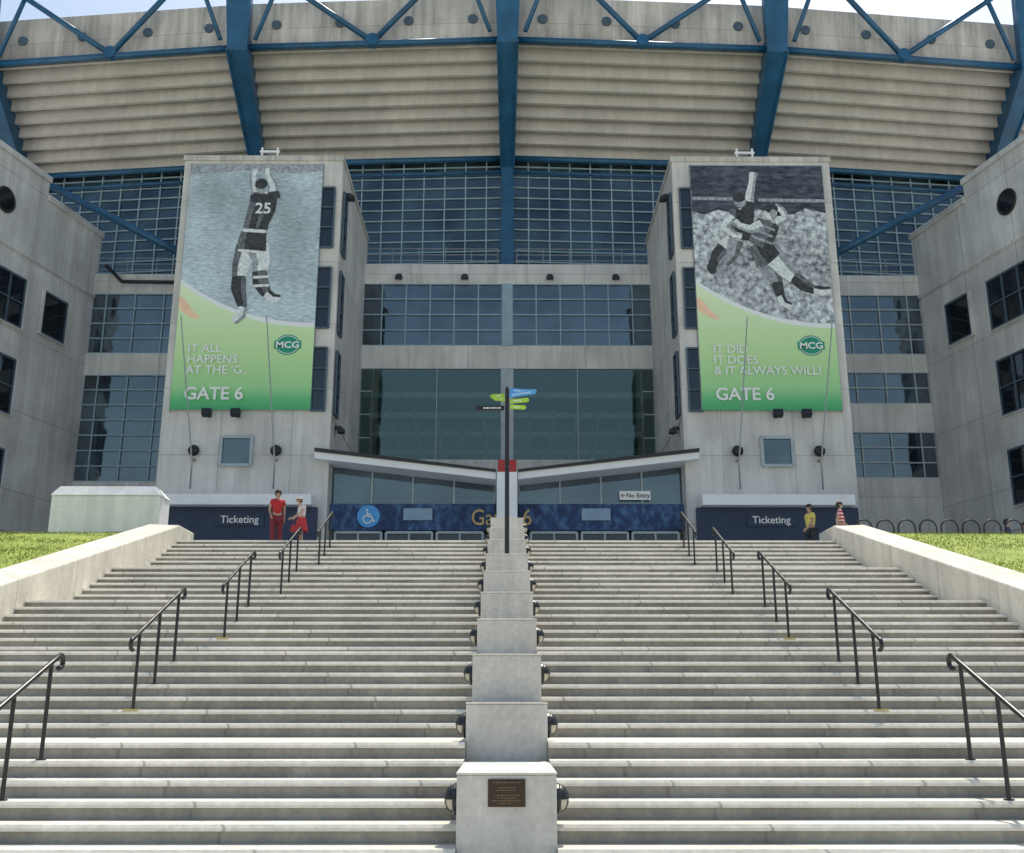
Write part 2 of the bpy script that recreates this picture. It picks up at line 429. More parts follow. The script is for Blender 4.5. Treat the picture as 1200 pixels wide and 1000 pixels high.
for s in (-1,1):
    for x in (9.57,12.97):
        x*=s
        e=thing('wall_lamp',(x,42,11.73),'round dark wall lamp on stained concrete wall','lamp','round wall lamps on the towers')
        mb=MB(); mb.tube([(x,42,11.73),(x,41.9,11.73)],.12,16); mb.obj('base',M['dark'],e)
        mb=MB(); mb.ell((x,41.75,11.73),.24,.2,.24,16,10); mb.obj('body',M['black'],e,smooth=True)
        e=thing('raked_pole',(x,42,10.1),'thin steel pole leaning outward from the tower wall','pole','thin raked poles on the towers')
        mb=MB(); mb.box(x-.05,x+.05,41.7,41.997,11.3,11.4); mb.obj('bracket',M['steel'],e)
        mb=MB(); mb.tube([(x,41.68,10.09),(x,41.65,11.2),(x,38.7,16.5)],[.04,.035,.02],8); mb.obj('shaft',M['steel'],e,smooth=True)
    for x in (11.3,12.5):
        x*=s
        e=thing('floodlight',(x,41.9,13.3),'small black floodlight below the banner edge','floodlight','floodlights under the banners')
        mb=MB(); mb.box(x-.04,x+.04,41.6,41.997,13.2,13.26); mb.obj('arm',M['dark'],e)
        mb=MB(); mb.hexa([(x-.2,41.4,13.22),(x+.2,41.4,13.22),(x+.2,41.65,13.12),(x-.2,41.65,13.12),(x-.2,41.45,13.48),(x+.2,41.45,13.48),(x+.2,41.72,13.4),(x-.2,41.72,13.4)]); mb.obj('housing',M['black'],e,bevel=.02)
# ------------------------------------------------------------------ banners
def chaikin(p,n=2):
    for _ in range(n):
        q=[]
        for i in range(len(p)):
            a,b_=p[i],p[(i+1)%len(p)]
            q.append((a[0]*.75+b_[0]*.25,a[1]*.75+b_[1]*.25)); q.append((a[0]*.25+b_[0]*.75,a[1]*.25+b_[1]*.75))
        p=q
    return p
def strip(nodes,lo=-1.0,hi=1.0):
    pts=[]
    for i in range(len(nodes)-1):
        for t in (0,.33,.66):
            a,b_=nodes[i],nodes[i+1]; pts.append(tuple(a[k]+(b_[k]-a[k])*t for k in range(3)))
    pts.append(nodes[-1])
    L_,Rr=[],[]
    for i,(x,y,r) in enumerate(pts):
        x0,y0,_=pts[max(i-1,0)]; x1,y1,_=pts[min(i+1,len(pts)-1)]
        dx,dy=x1-x0,y1-y0; l=math.hypot(dx,dy) or 1; nx,ny=-dy/l,dx/l
        L_.append((x+nx*r*hi,y+ny*r*hi)); Rr.append((x+nx*r*lo,y+ny*r*lo))
    return L_+Rr[::-1]
def banner(side):
    x0=-14.16 if side<0 else 8.2; W=5.9; ZT=24.93; H=11.42; Y=41.85
    G=lambda gx,gy:(x0+gx/155*W, ZT-gy/285*H)
    if side<0: e=thing('banner',(x0+W/2,Y,ZT-H),'tall printed banner with leaping footballer and green base, on tower','banner','tall printed gate banners')
    else: e=thing('banner',(x0+W/2,Y,ZT-H),'tall printed banner with two leaping footballers and green base, on tower','banner','tall printed gate banners')
    mb=MB(); mb.box(x0,x0+W,Y,Y+.04,ZT-H,ZT)
    sheet=mb.obj('sheet',M['turf_print'] if side<0 else M['crowd_print'],e)
    mb=MB()
    for xx in (x0-.03,x0+W-.03): mb.box(xx,xx+.06,Y+.045,Y+.12,ZT-H-.05,ZT+.05)
    mb.box(x0-.03,x0+W+.03,Y+.045,Y+.12,ZT,ZT+.06); mb.obj('frame',M['steel'],e)
    def L(name,pts,mat,lift,sm=0):
        if sm: pts=chaikin(pts,sm)
        return poly(name,[G(*p) for p in pts],M[mat],e,Y-.004*lift)
    def E(cx,cy,rx,ry,n=18): return [(cx+rx*math.cos(2*math.pi*i/n),cy+ry*math.sin(2*math.pi*i/n)) for i in range(n)]
    def curve(off):
        out=[]
        for i in range(21):
            t=i/20
            out.append((155*t, 143+off+50*(1-(1-t)**2.2)))
        return out
    L('white_curve',curve(-5)+[(155,215),(0,215)],'plight',1)
    L('green_base',curve(0)+[(155,285),(0,285)],'green',2)
    L('orange_swoosh',[(0,156),(8,163),(16,174),(26,183),(18,184),(8,178),(0,172)],'orange',3,1)
    lift=[3.0]
    def limb(name,nodes,c='pwhite',sh='pgrey',side_=1,frac=.35):
        L('printed_'+name,strip(nodes),c,lift[0],1); lift[0]+=.2
        if sh:
            if side_>0: L('printed_'+name,strip(nodes,-1,-1+2*frac),sh,lift[0],1)
            else: L('printed_'+name,strip(nodes,1-2*frac,1),sh,lift[0],1)
            lift[0]+=.2
    def blob(name,c,rx,ry,mat):
        L('printed_'+name,E(c[0],c[1],rx,ry),mat,lift[0]); lift[0]+=.2
    if side<0:
        L('dark_turf',[(0,0),(155,0),(155,8),(120,11),(60,7),(0,13)],'pgrey',1)
        limb('arm',[(80,44,5.5),(75,27,4.5),(73,14,3.5),(75,5,4)])
        limb('arm',[(99,40,5.5),(99,26,4.5),(92,13,3.5),(91,4,4)],side_=-1)
        limb('leg',[(72,98,12),(67,122,10),(66,136,8)],sh='pdark',side_=-1)
        limb('sock',[(66,134,8),(66,148,8.5),(73,172,5)],'pblack','pdark')
        limb('boot',[(73,170,5.5),(71,180,6),(63,187,4.5)],'pwhite','pgrey')
        limb('leg',[(84,98,13),(90,116,10.5),(89,130,8.5)],side_=-1)
        limb('sock',[(89,128,8.5),(91,142,9),(99,156,5.5)],'pdark','pblack',-1)
        limb('boot',[(98,154,5.5),(106,160,5.5),(115,160,3.5)],'pwhite','pblack')
        for q in (136,146): L('printed_hoop',strip([(q/10+68.5,q,1.6),(q/10+86,q-1,1.6)]),'pwhite',lift[0])
        lift[0]+=.2
        limb('neck',[(86,40,5.5),(86,30,5)])
        limb('jersey',[(90,36,14),(87,52,16),(82,70,14),(80,82,14)],'pblack','pdark',-1,.22)
        limb('jersey_fold',[(92,50,2),(86,64,2.5),(82,78,1.5)],'pdark',None)
        limb('jersey_sleeve',[(100,42,8),(99,33,6)],'pblack',None)
        limb('jersey_sleeve',[(80,46,7.5),(78,36,6)],'pblack',None)
        limb('shorts',[(80,80,14),(78,92,16),(78,106,17)],'pblack','pdark',-1,.25)
        limb('shorts_trim',[(66,80,2),(94,82,2)],'pwhite',None)
        limb('shorts_trim',[(62,104,1.6),(95,107,1.6)],'pwhite',None)
        blob('head',(85,28),7,8.5,'pgrey'); blob('hair',(84,24),7.3,6.5,'pblack')
        text('lettering','25',.72,(G(79,58)[0],Y-.056,G(80,60)[1]),M['pwhite'],sheet,bold=.015,ext=.002)
        lines=['IT ALL','HAPPENS',"AT THE 'G..."]
    else:
        L('dark_stand',[(0,0),(155,0),(155,58),(132,52),(120,58),(104,62),(90,56),(60,50),(44,57),(30,54),(14,60),(0,56)],'dark_print',1)
        for (gx0,gx1,gy) in ((0,52,38),(78,155,40)): L('crowd_band',[(gx0,gy),(gx1,gy+1),(gx1,gy+5),(gx0,gy+4)],'pgrey',1.4)
        limb('leg',[(54,88,10),(38,96,8.5),(32,100,7)],side_=1)
        limb('sock',[(34,99,7),(26,108,7),(22,118,4.5)],'pblack','pdark')
        limb('boot',[(23,114,5),(18,124,5),(22,130,3.5)],'pblack',None)
        limb('leg',[(48,90,9),(44,108,7),(34,118,5.5)],'pgrey','pdark')
        limb('arm',[(65,56,6.5),(68,36,5),(72,20,4),(74,8,5)],side_=-1)
        limb('jersey',[(58,54,14.5),(56,70,14),(53,90,12.5)],'pblack','pdark',-1,.25)
        limb('jersey_sleeve',[(64,58,8),(67,44,6.5)],'pblack',None)
        limb('arm',[(47,62,6.5),(36,74,5),(46,84,4),(56,86,3.5)],)
        blob('head',(56,43),7.3,8.5,'pgrey'); blob('hair',(55,39),7.5,6,'pblack'); 
        limb('leg',[(78,110,11),(90,134,8.5),(93,144,6.5)],'pgrey','pdark')
        limb('sock',[(92,140,7),(96,158,4.5)],'pblack',None)
        limb('boot',[(95,156,5),(99,165,5),(107,168,3.5)],'pwhite','pblack')
        limb('leg',[(88,106,13),(104,126,10),(114,136,7.5)],side_=1)
        limb('sock',[(112,134,7.5),(124,144,7.5),(136,150,4.5)],'pblack','pdark')
        limb('boot',[(134,149,5),(144,151,5.5),(154,149,3.5)],'pwhite','pblack')
        limb('shorts',[(74,94,13),(80,106,15),(88,116,14)],'pblack','pdark',-1)
        limb('jersey',[(88,68,13.5),(82,82,14),(74,98,12.5)],'pdark','pblack',1,.3)
        for q in (74,82,90): L('printed_stripe',strip([(100-q*.28-8,q-4,1.5),(100-q*.28+15,q+5,1.5)]),'pgrey',lift[0])
        lift[0]+=.2
        limb('arm',[(96,70,6.5),(108,64,5),(104,54,4),(96,50,4)],side_=-1)
        limb('arm',[(80,72,6.5),(66,78,5),(54,74,4),(48,68,4)])
        blob('head',(91,58),7.5,8.5,'pwhite'); blob('hair',(92,53),7.8,5.5,'pblack'); blob('face_shade',(94,60),3.8,6.5,'pgrey')
        lines=['IT DID','IT DOES','& IT ALWAYS WILL!']
    ys=[218,230,242]
    for t,gy in zip(lines,ys):
        x,z=G(15,gy+4); text('lettering',t,.52,(x,Y-.085,z),M['wlet'],sheet,bold=.006)
    x,z=G(15,274); text('lettering','GATE 6',.76,(x,Y-.085,z),M['wlet'],sheet,bold=.016)
    lg=L('emblem',E(126,213,14,11.5,32),'teal',4)
    for nm,a,b_,m_,l in (('emblem_ring',12.6,10.2,'plight',5),('emblem_band',11.9,9.5,'teal',6)):
        poly(nm,[G(*p) for p in E(126,213,a,b_,32)],M[m_],lg,Y-.004*l)
    poly('emblem_strip',[G(*p) for p in ((111,208.6),(141,208.6),(141,217.6),(111,217.6))],M['teal'],lg,Y-.004*9)
    x,z=G(126,216.6); text('lettering','MCG',.40,(x,Y-.044,z),M['wlet'],lg,'CENTER',bold=.01,sx=1.15)
    return e
banner(-1); banner(1)
# ------------------------------------------------------------------ stadium main building
ST=thing('stadium_building',(0,50,PL),'large concrete stadium with blue steel ribs, overhanging stand and glazed entrance','stadium')
mb=MB(); mb.box(-7.9,7.9,50,50.5,22.66,23.76); mb.obj('spandrel_wall',M['wall'],ST)
mb=MB(); mb.box(-7.9,7.9,50,50.5,18.05,19.26); mb.obj('spandrel_wall',M['wall'],ST)
mb=MB(); mb.box(-7.9,7.9,49.6,50.5,12.6,13.2); mb.obj('spandrel_wall',M['wall'],ST)
mb=MB(); mb.box(-7.9,7.9,50.5,52.5,23.4,23.7); mb.obj('terrace_slab',M['wall'],ST)
for a,bb in ((-7.7,-.25),(.25,7.7)):
    window(ST,(a,50.12,0),(1,0,0),(0,-1,0),bb-a,19.26,22.66,6,4,M['glass'],M['bluef'],.06)
mb=MB(); mb.box(-.25,.25,49.95,50.3,19.262,22.655); mb.obj('mullion_column',M['bluef'],ST)
for a,bb in ((-7.7,-6.8),(-6.8,-.3),(.3,6.8),(6.8,7.7)):
    window(ST,(a,50.12,0),(1,0,0),(0,-1,0),bb-a,13.2,18.05,1 if bb-a<2 else 2,1 if bb-a>2 else 4,M['glassc'],M['greyf'],.05 if bb-a<2 else .035)
mb=MB(); mb.box(-.3,.3,49.9,50.3,13.201,18.045); mb.obj('mullion_column',M['greyf'],ST)
aw=paint('atrium wall',(.26,.33,.32),.8)
mb=MB(); mb.box(-7.9,7.9,62,62.3,8,19.2); mb.obj('atrium_back_wall',aw,ST)
for s in (-1,1):
    mb=MB(); mb.box(7.92*s,8.2*s,50.62,62.3,8,19.2); mb.obj('atrium_side_wall',aw,ST)
mb=MB(); mb.box(-7.9,7.9,50.6,62,8,8.2); mb.obj('atrium_floor',M['paving'],ST)
mb=MB(); mb.box(-7.9,7.9,50.6,62,18.3,18.5); mb.obj('atrium_ceiling',paint('atrium ceiling',(.4,.48,.42),.8),ST)
for i in range(11):
    x=-6.2+i*1.24
    mb=MB(); mb.hexa([(x-.05,53,16.6),(x+.05,53,16.6),(x+.22,61.5,14.8),(x-.22,61.5,14.8),(x-.05,53,16.7),(x+.05,53,16.7),(x+.22,61.5,14.95),(x-.22,61.5,14.95)]); mb.obj('ceiling_fin',M['greenlit'],ST)
for q in range(4):
    mb=MB(); mb.box(-7.7,7.7,53+q*2.2,53.2+q*2.2,17.4-q*.5,17.7-q*.5); mb.obj('ceiling_beam',M['greyf'],ST)
mb=MB(); mb.box(-7.9,7.9,56,56.4,12.4,13.9); mb.obj('atrium_balcony',M['block'],ST)
for q in range(9):
    mb=MB(); mb.box(-7.2+q*1.8,-6.9+q*1.8,61.2,61.5,8.2,18.3); mb.obj('atrium_column',M['disc'],ST)
for s in (-1,1):
    a,bb=sorted((14.0*s,22.8*s))
    for z0,z1,t in ((22.49,23.6,'spandrel_wall'),(18.0 if s<0 else 18.2,19.17,'spandrel_wall')):
        mb=MB(); mb.box(a,bb,51,51.5,z0,z1); mb.obj(t,M['wall'],ST)
    if s<0:
        wins=[(19.17,22.49,5,4),(12.38,18.0,5,7)]; mb=MB(); mb.box(a,bb,51,51.5,PL,12.38); mb.obj('spandrel_wall',M['wall'],ST)
    else:
        wins=[(19.17,22.49,5,4),(16.5,18.2,5,2),(12.6,15.0,5,3)]
        mb=MB(); mb.box(a,bb,51,51.5,15.0,16.5); mb.obj('spandrel_wall',M['wall'],ST)
        mb=MB(); mb.box(a,bb,51,51.5,PL,12.6); mb.obj('spandrel_wall',M['wall'],ST)
    for z0,z1,nx,nz in wins:
        xa,xb=sorted((15.0*s,22.6*s))
        window(ST,(xa,51.12,0),(1,0,0),(0,-1,0),xb-xa,z0,z1,nx,nz,M['glass'],M['bluef'] if s<0 else M['greyf'],.06)
    mb=MB(); mb.box(a,bb,51.5,53.5,23.3,23.598); mb.obj('terrace_slab',M['wall'],ST)
KX=[-42,-28,-14,0,14,28,42]; SAG={0:0,14:.75,28:2.3,42:5.0}
def sg(x): return SAG[abs(x)]
IN=(52.0,31.2); OUT=(46.9,34.75); TOP=37.5
for i in range(len(KX)-1):
    xa,xb=KX[i],KX[i+1]; sa,sb=sg(xa),sg(xb)
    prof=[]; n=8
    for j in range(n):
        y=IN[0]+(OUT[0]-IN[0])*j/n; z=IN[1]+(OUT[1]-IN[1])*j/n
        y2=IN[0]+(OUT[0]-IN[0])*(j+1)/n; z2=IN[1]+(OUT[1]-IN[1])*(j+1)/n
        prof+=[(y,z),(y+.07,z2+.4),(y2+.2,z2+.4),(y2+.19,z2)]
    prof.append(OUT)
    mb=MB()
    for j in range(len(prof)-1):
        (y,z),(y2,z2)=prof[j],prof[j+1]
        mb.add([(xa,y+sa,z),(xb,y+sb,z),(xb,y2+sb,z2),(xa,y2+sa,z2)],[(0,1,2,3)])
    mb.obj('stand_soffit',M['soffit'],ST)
    mb=MB(); yy=OUT[0]
    mb.hexa([(xa,yy-.1+sa,OUT[1]+.15),(xb,yy-.1+sb,OUT[1]+.15),(xb,yy+.3+sb,OUT[1]+.15),(xa,yy+.3+sa,OUT[1]+.15),
             (xa,yy-.25+sa,TOP),(xb,yy-.25+sb,TOP),(xb,yy+.3+sb,TOP),(xa,yy+.3+sa,TOP)])
    mb.obj('stand_fascia',M['fascia'],ST)
    for t in (.13,.37,.63,.87):
        x=xa+(xb-xa)*t; y=yy-.2+sa+(sb-sa)*t
        mb=MB(); mb.tube([(x,y+.15,36.2),(x,y-.06,36.2)],.26,18); mb.obj('fascia_disc',M['disc'],ST)
    mb=MB(); mb.hexa([(xa,47.1+sa,35.6),(xb,47.1+sb,35.6),(xb,58+sb,32.2),(xa,58+sa,32.2),(xa,47.1+sa,35.9),(xb,47.1+sb,35.9),(xb,58+sb,32.5),(xa,58+sa,32.5)])
    mb.obj('stand_deck',M['soffit'],ST)
    def tb(p,q,r,nm='edge_tube'):
        m_=MB(); m_.tube([p,q],r,12); return m_.obj(nm,M['blue'],ST,smooth=True)
    tb((xa,46.45+sa,34.72),(xb,46.45+sb,34.72),.17)
    tb((xa,52.0+sa,31.05),(xb,52.0+sb,31.05),.17)
    tb((xa,52.2+sa,30.3),(xb,52.2+sb,30.3),.09)
    xm=(xa+xb)/2; sm=(sa+sb)/2
    bx=xm
    for dx in (-5.6,4.0) if xm<0 else (-4.0,5.6):
        xt=xm+dx*.98; t=(xt-xa)/(xb-xa); st=sa+(sb-sa)*t
        tb((bx,46.4+sm,34.8),(xt,45.6+st,38.6),.15,'truss_strut')
    m_=MB(); m_.tube([(bx,46.2+sm,34.85),(bx,46.6+sm,34.85)],.34,14); m_.obj('truss_node',M['blue'],ST)
    tb((xa,45.5+sa,39.0),(xb,45.5+sb,39.0),.15)
    L_=math.hypot(xb-xa,sb-sa); u=Vector(((xb-xa)/L_,(sb-sa)/L_,0)); nn=Vector((u.y,-u.x,0))
    window(ST,(xa,52.5+sa,0),u,nn,L_,23.7,31.4,12,12,M['louvre'],M['bluef'],.065,'upper_window')
for x in KX[1:-1]:
    s_=sg(x)
    mb=MB()
    A=(51.9+s_,31.3); Bp=(46.6+s_,35.0)
    wa,wb=.34,.52
    mb.hexa([(x-wa,A[0]+.3,A[1]-1.0),(x+wa,A[0]+.3,A[1]-1.0),(x+wa,A[0]+.6,A[1]+.1),(x-wa,A[0]+.6,A[1]+.1),
             (x-wb,Bp[0]-.6,Bp[1]-.7),(x+wb,Bp[0]-.6,Bp[1]-.7),(x+wb,Bp[0]+.1,Bp[1]+.3),(x-wb,Bp[0]+.1,Bp[1]+.3)])
    mb.hexa([(x-wb,Bp[0]-.6,Bp[1]-.7),(x+wb,Bp[0]-.6,Bp[1]-.7),(x+wb,Bp[0]-.12,Bp[1]-.2),(x-wb,Bp[0]-.12,Bp[1]-.2),
             (x-.8,45.0+s_,40.5),(x+.8,45.0+s_,40.5),(x+.8,45.5+s_,40.5),(x-.8,45.5+s_,40.5)])
    mb.obj('rib',M['blue'],ST,bevel=.03)
    for sd in (-1,1):
        mb=MB()
        mb.hexa([(x+sd*wa-.05,A[0]+.2,A[1]-1.08),(x+sd*wa+.05,A[0]+.2,A[1]-1.08),(x+sd*wa+.05,A[0]+.6,A[1]-.9),(x+sd*wa-.05,A[0]+.6,A[1]-.9),
                 (x+sd*wb-.05,Bp[0]-.72,Bp[1]-.78),(x+sd*wb+.05,Bp[0]-.72,Bp[1]-.78),(x+sd*wb+.05,Bp[0]-.5,Bp[1]-.5),(x+sd*wb-.05,Bp[0]-.5,Bp[1]-.5)])
        mb.obj('rib_flange',M['blue'],ST)
    mb=MB(); mb.box(x-.34,x+.34,51.9+s_,52.35+s_,23.7,31.3)
    mb.obj('rib_column',M['blue'],ST,bevel=.03)
    for sd in (-1,1):
        m_=MB(); m_.tube([(x+sd*.9,46.0+s_,34.9),(x+sd*2.6,45.4+s_,39.5)],.12,10); m_.obj('truss_strut',M['blue'],ST,smooth=True)
def railing(parent,xa,xb,y,z,h=1.0,n=14,mat='steel'):
    mb=MB()
    for q in (1,.66,.33): mb.tube([(xa,y,z+h*q),(xb,y,z+h*q)],.018,6)
    for i in range(n+1):
        x=xa+(xb-xa)*i/n; mb.tube([(x,y,z),(x,y,z+h)],.018,6)
    mb.obj('railing',M[mat],parent)
railing(ST,-7.4,-.5,50.3,23.76,n=5); railing(ST,.5,7.4,50.3,23.76,n=5); railing(ST,-21.8,-14,51.2,23.6,n=5); railing(ST,14,21.8,51.2,23.6,n=5)
for s in (-1,1):
    mb=MB(); mb.tube([(s*23.6,48,27.3),(s*15.2,48,22.8)],.2,12); mb.obj('brace_tube',M['blue'],ST,smooth=True)
    if s<0:
        mb=MB(); mb.tube([(s*21.2,50.8,24.0),(s*20.2,50.6,23.0),(s*16.5,50.6,22.95)],.1,10); mb.obj('drain_pipe',M['dark'],ST,smooth=True)
for x in (-5.6,-2.2,2.2,5.6):
    mb=MB(); mb.box(x-.12,x+.12,49.7,49.997,22.95,23.1); mb.box(x-.18,x+.18,49.55,49.75,22.78,22.949); mb.obj('ledge_lamp',M['dark'],ST)
# ------------------------------------------------------------------ wings
def wing(s):
    e=thing('concrete_wing_building',(s*23,44,PL),'grey precast concrete building with square windows flanking the entrance','building','wings either side of the entrance')
    SL=.25
    fx=lambda y:21.75+SL*(51.2-y)
    segs=[(51.2,46.9,25.75),(46.9,43.0,26.7),(43.0,34.0,26.7)]
    for ya,yb,T_ in segs:
        xa=fx(ya); xb=fx(yb) if yb>=43 else fx(43.0)+3.6
        mb=MB()
        mb.hexa([(xa*s,ya,PL),(xb*s,yb,PL),((xb+8)*s,yb,PL),((xa+8)*s,ya,PL),(xa*s,ya,T_),(xb*s,yb,T_),((xb+8)*s,yb,T_),((xa+8)*s,ya,T_)])
        mb.obj('wall',M['wing'],e)
        mb=MB(); 
        mb.hexa([((xa-.12)*s,ya,T_),((xb-.12)*s,yb,T_),((xb+.5)*s,yb,T_),((xa+.5)*s,ya,T_),((xa-.12)*s,ya,T_+.3),((xb-.12)*s,yb,T_+.3),((xb+.5)*s,yb,T_+.3),((xa+.5)*s,ya,T_+.3)])
        mb.obj('coping',M['wing'],e)
    u=Vector((-SL*s,1,0)).normalized(); n=Vector((-u.y*s,-SL*u.y,0)).normalized()
    def onface(y): return fx(y)*s
    def win(y0,y1,z0,z1,nx,nz,t=.06):
        o=Vector((onface(y0),y0,0)); L_=(y1-y0)/abs(u.y)
        window(e,o,u,n,L_,z0,z1,nx,nz,M['glassd'],M['disc'],t)
        mb=MB()
        mb.obox(o-u*.12+n*.002,u,.12,.14,z0-.1,z1+.1,n); mb.obox(o+u*L_+n*.002,u,.12,.14,z0-.1,z1+.1,n)
        mb.obox(o+n*.002,u,L_,.14,z0-.1,z0-.05,n); mb.obox(o+n*.002,u,L_,.14,z1+.05,z1+.1,n)
        mb.obj('window_surround',M['wing'],e)
    win(47.4,49.1,19.0,21.1,1,1)
    for z0,z1 in ((18.7,21.1),(14.5,17.1),(10.3,12.8)): win(43.1,46.1,z0,z1,3,2)
    o=Vector((onface(44.2),44.2,24.4)); mb=MB(); mb.tube([o-n*.1,o+n*.06],.55,24); mb.obj('round_window',M['glassd'],e)
    mb=MB(); 
    ring=[o+n*.04+(u*math.cos(R(a))+Vector((0,0,1))*math.sin(R(a)))*.58 for a in range(0,361,15)]
    mb.tube(ring,.06,6,cap=False); mb.obj('round_window_frame',M['dark'],e)
    L_=(51.1-43.0)/u.y
    for za,zb_ in ((22.3,22.42),(9.2,9.5)):
        mb=MB(); o=Vector((onface(43.0),43.0,0)); mb.obox(o,u,L_,.07,za,zb_,n); mb.obj('string_course',M['wing'],e)
wing(-1); wing(1)
# ------------------------------------------------------------------ entrance gate
GT=thing('entrance_canopy',(0,43,PL),'white butterfly canopy over glazed gate with patterned blue band','canopy')
for s in (-1,1):
    xo,xi=7.9*s,.45*s
    mb=MB(); v=[(xo,41.4,11.32),(xi,41.4,10.45),(xi,46,10.45),(xo,46,11.32),(xo,41.4,11.6),(xi,41.4,10.74),(xi,46,10.74),(xo,46,11.6)]
    mb.hexa(v); mb.obj('roof_edge',M['white'],GT)
    mb=MB(); mb.hexa([(xo,41.3,11.603),(xi,41.3,10.743),(xi,46,10.743),(xo,46,11.603),(xo,41.3,11.75),(xi,41.3,10.85),(xi,46,10.85),(xo,46,11.75)]); mb.obj('roof_sheet',M['dark'],GT)
    a,bb=sorted((.5*s,7.38*s))
    mb=MB(); mb.add([(.5*s,42.75,9.66),(7.38*s,42.75,9.66),(7.38*s,42.75,11.24),(.5*s,42.75,10.46)],[(0,1,2,3)]); mb.obj('clerestory_glass',M['glass'],GT)
    mb=MB()
    for i in range(5):
        x=.5+6.88*i/4; zz=10.43+.8*i/4; mb.box(x*s-.03,x*s+.03,42.66,42.74,9.66,zz)
    mb.obj('clerestory_frame',M['greyf'],GT)
    mb=MB(); mb.box(a,bb,42.6,42.7,8.55,9.655); mb.obj('patterned_band',M['gatepattern'],GT)
    for q in range(3):
        x=(1.0+q*2.1)*s; window(GT,(min(x,x+1.9*s),42.68,0),(1,0,0),(0,-1,0),1.9,PL+.05,8.45,2,1,M['glassd'],M['greyf'],name='door')
    mb=MB(); mb.box((3.1 if s>0 else -4.3),(4.3 if s>0 else -3.1),42.5,42.56,8.95,9.45); mb.obj('plain_panel',paint('grey blue panel',(.25,.36,.48),.5),GT)
mb=MB(); mb.box(-.42,.42,41.2,42.3,PL,10.72); mb.obj('pylon',M['white'],GT,bevel=.02)
mb=MB(); mb.box(-.38,.38,41.18,42.3,10.723,11.22); rd=mb.obj('red_sign',M['red'],GT,bevel=.02)
text('lettering','6',.42,(0,41.17,10.83),M['wlet'],rd,'CENTER',bold=.01)
gs=thing('gate_sign',(0,42.55,8.7),'gold cut-out lettering reading Gate 6 on patterned band','sign')
text('lettering','Gate',.95,(-1.5,42.56,8.76),M['tan'],gs,'LEFT',bold=.0,ext=.03,sx=.85)
text('numeral','6',.95,(.62,42.56,8.76),M['tan'],gs,'LEFT',bold=.0,ext=.03,sx=.9)
def signthing(name,x,y,z0,z1,w_,label,mat,txt=None,tm='wlet',size=.3,grp=None):
    e=thing(name,(x,y,z0),label,'sign',grp)
    mb=MB(); mb.box(x-w_/2,x+w_/2,y-.04,y,z0,z1); mb.obj('panel',M[mat],e,bevel=.01)
    if txt: text('lettering',txt,size,(x,y-.048,(z0+z1)/2-size*.33),M[tm],e,'CENTER',bold=.004,ext=.004)
    return e
signthing('ticketing_sign',-10.85,41.69,8.55,9.1,2.0,'dark sign reading Ticketing on the blue band','navy','Ticketing',size=.42,grp='ticketing signs')
signthing('ticketing_sign',10.75,41.69,8.55,9.1,2.0,'dark sign reading Ticketing on the blue band','navy','Ticketing',size=.42,grp='ticketing signs')
e=signthing('entry_sign',5.35,42.6,9.82,10.2,1.3,'white sign with arrow reading No Entry on glass','white','\u2190No Entry',tm='navy',size=.26)
e=thing('accessibility_sign',(-5.75,42.55,9.1),'round blue sign with white wheelchair symbol','sign')
mb=MB(); mb.tube([(-5.75,42.58,9.12),(-5.75,42.53,9.12)],.47,32); mb.obj('disc',M['signblue'],e)
mb=MB()
cx,cz,y=-5.75,9.12,42.52
def bar(p,q,r=.035): mb.tube([(cx+p[0],y,cz+p[1]),(cx+q[0],y,cz+q[1])],r,6)
bar((-.06,.18),(-.03,-.02)); bar((-.05,.08),(.12,.08)); bar((-.03,-.02),(.14,-.02)); bar((.14,-.02),(.2,-.22)); bar((.2,-.22),(.28,-.2))
mb.tube([(cx-.04+.17*math.cos(R(a)),y,cz-.12+.17*math.sin(R(a))) for a in range(110,361,12)],.03,6)
mb.ell((cx-.07,y,cz+.26),.05,.02,.05,10,6)
mb.obj('symbol',M['wlet'],e)
# ------------------------------------------------------------------ finger signpost
zb=EYE-.55+.593*6; ypp=21.5
e=thing('signpost',(0,ypp,zb),'tall black signpost with blue, green and black finger signs on pedestal','signpost')
mb=MB(); mb.tube([(0,ypp,zb),(0,ypp,8.14),(0,ypp,8.2)],[.05,.045,.02],12); mb.tube([(0,ypp,zb),(0,ypp,zb+.03)],.13,16); mb.obj('pole',M['black'],e,smooth=False)
def finger(ang,z,L_,h,mat,arrow=True,lm='wlet'):
    u=Vector((math.cos(R(ang)),math.sin(R(ang)),0)); n=Vector((u.y,-u.x,0)); o=Vector((0,ypp,0))
    mb=MB(); prof=[(.06,-h/2),(L_-h*.4,-h/2),(L_,0),(L_-h*.4,h/2),(.06,h/2)]
    vs=[]
    for t in (-.012,.012):
        for a,b_ in prof: p=o+u*a+n*t; vs.append((p.x,p.y,z+b_))
    mb.add(vs,[(0,1,2,3,4),(9,8,7,6,5)]+[(i,(i+1)%5,5+(i+1)%5,5+i) for i in range(5)])
    f_=mb.obj('finger_sign',M[mat],e)
    mb=MB(); 
    x=.14
    while x<L_-.16:
        w_=random.uniform(.015,.04); 
        mb.obox(o+u*x+n*.0125,u,w_,.003,z-h*.16,z+h*.16,n); mb.obox(o+u*x-n*.0155,u,w_,.003,z-h*.16,z+h*.16,n)
        x+=w_+.02
    mb.obj('sign_marking',M[lm],f_)
finger(12,8.12,.62,.10,'signblue'); finger(-30,7.99,.72,.10,'signblue'); finger(168,8.0,.38,.09,'signgreen'); finger(205,7.9,.34,.09,'signgreen'); finger(-18,7.86,.5,.09,'signgreen'); finger(8,7.75,.42,.09,'signgreen'); finger(178,7.72,.68,.11,'black')
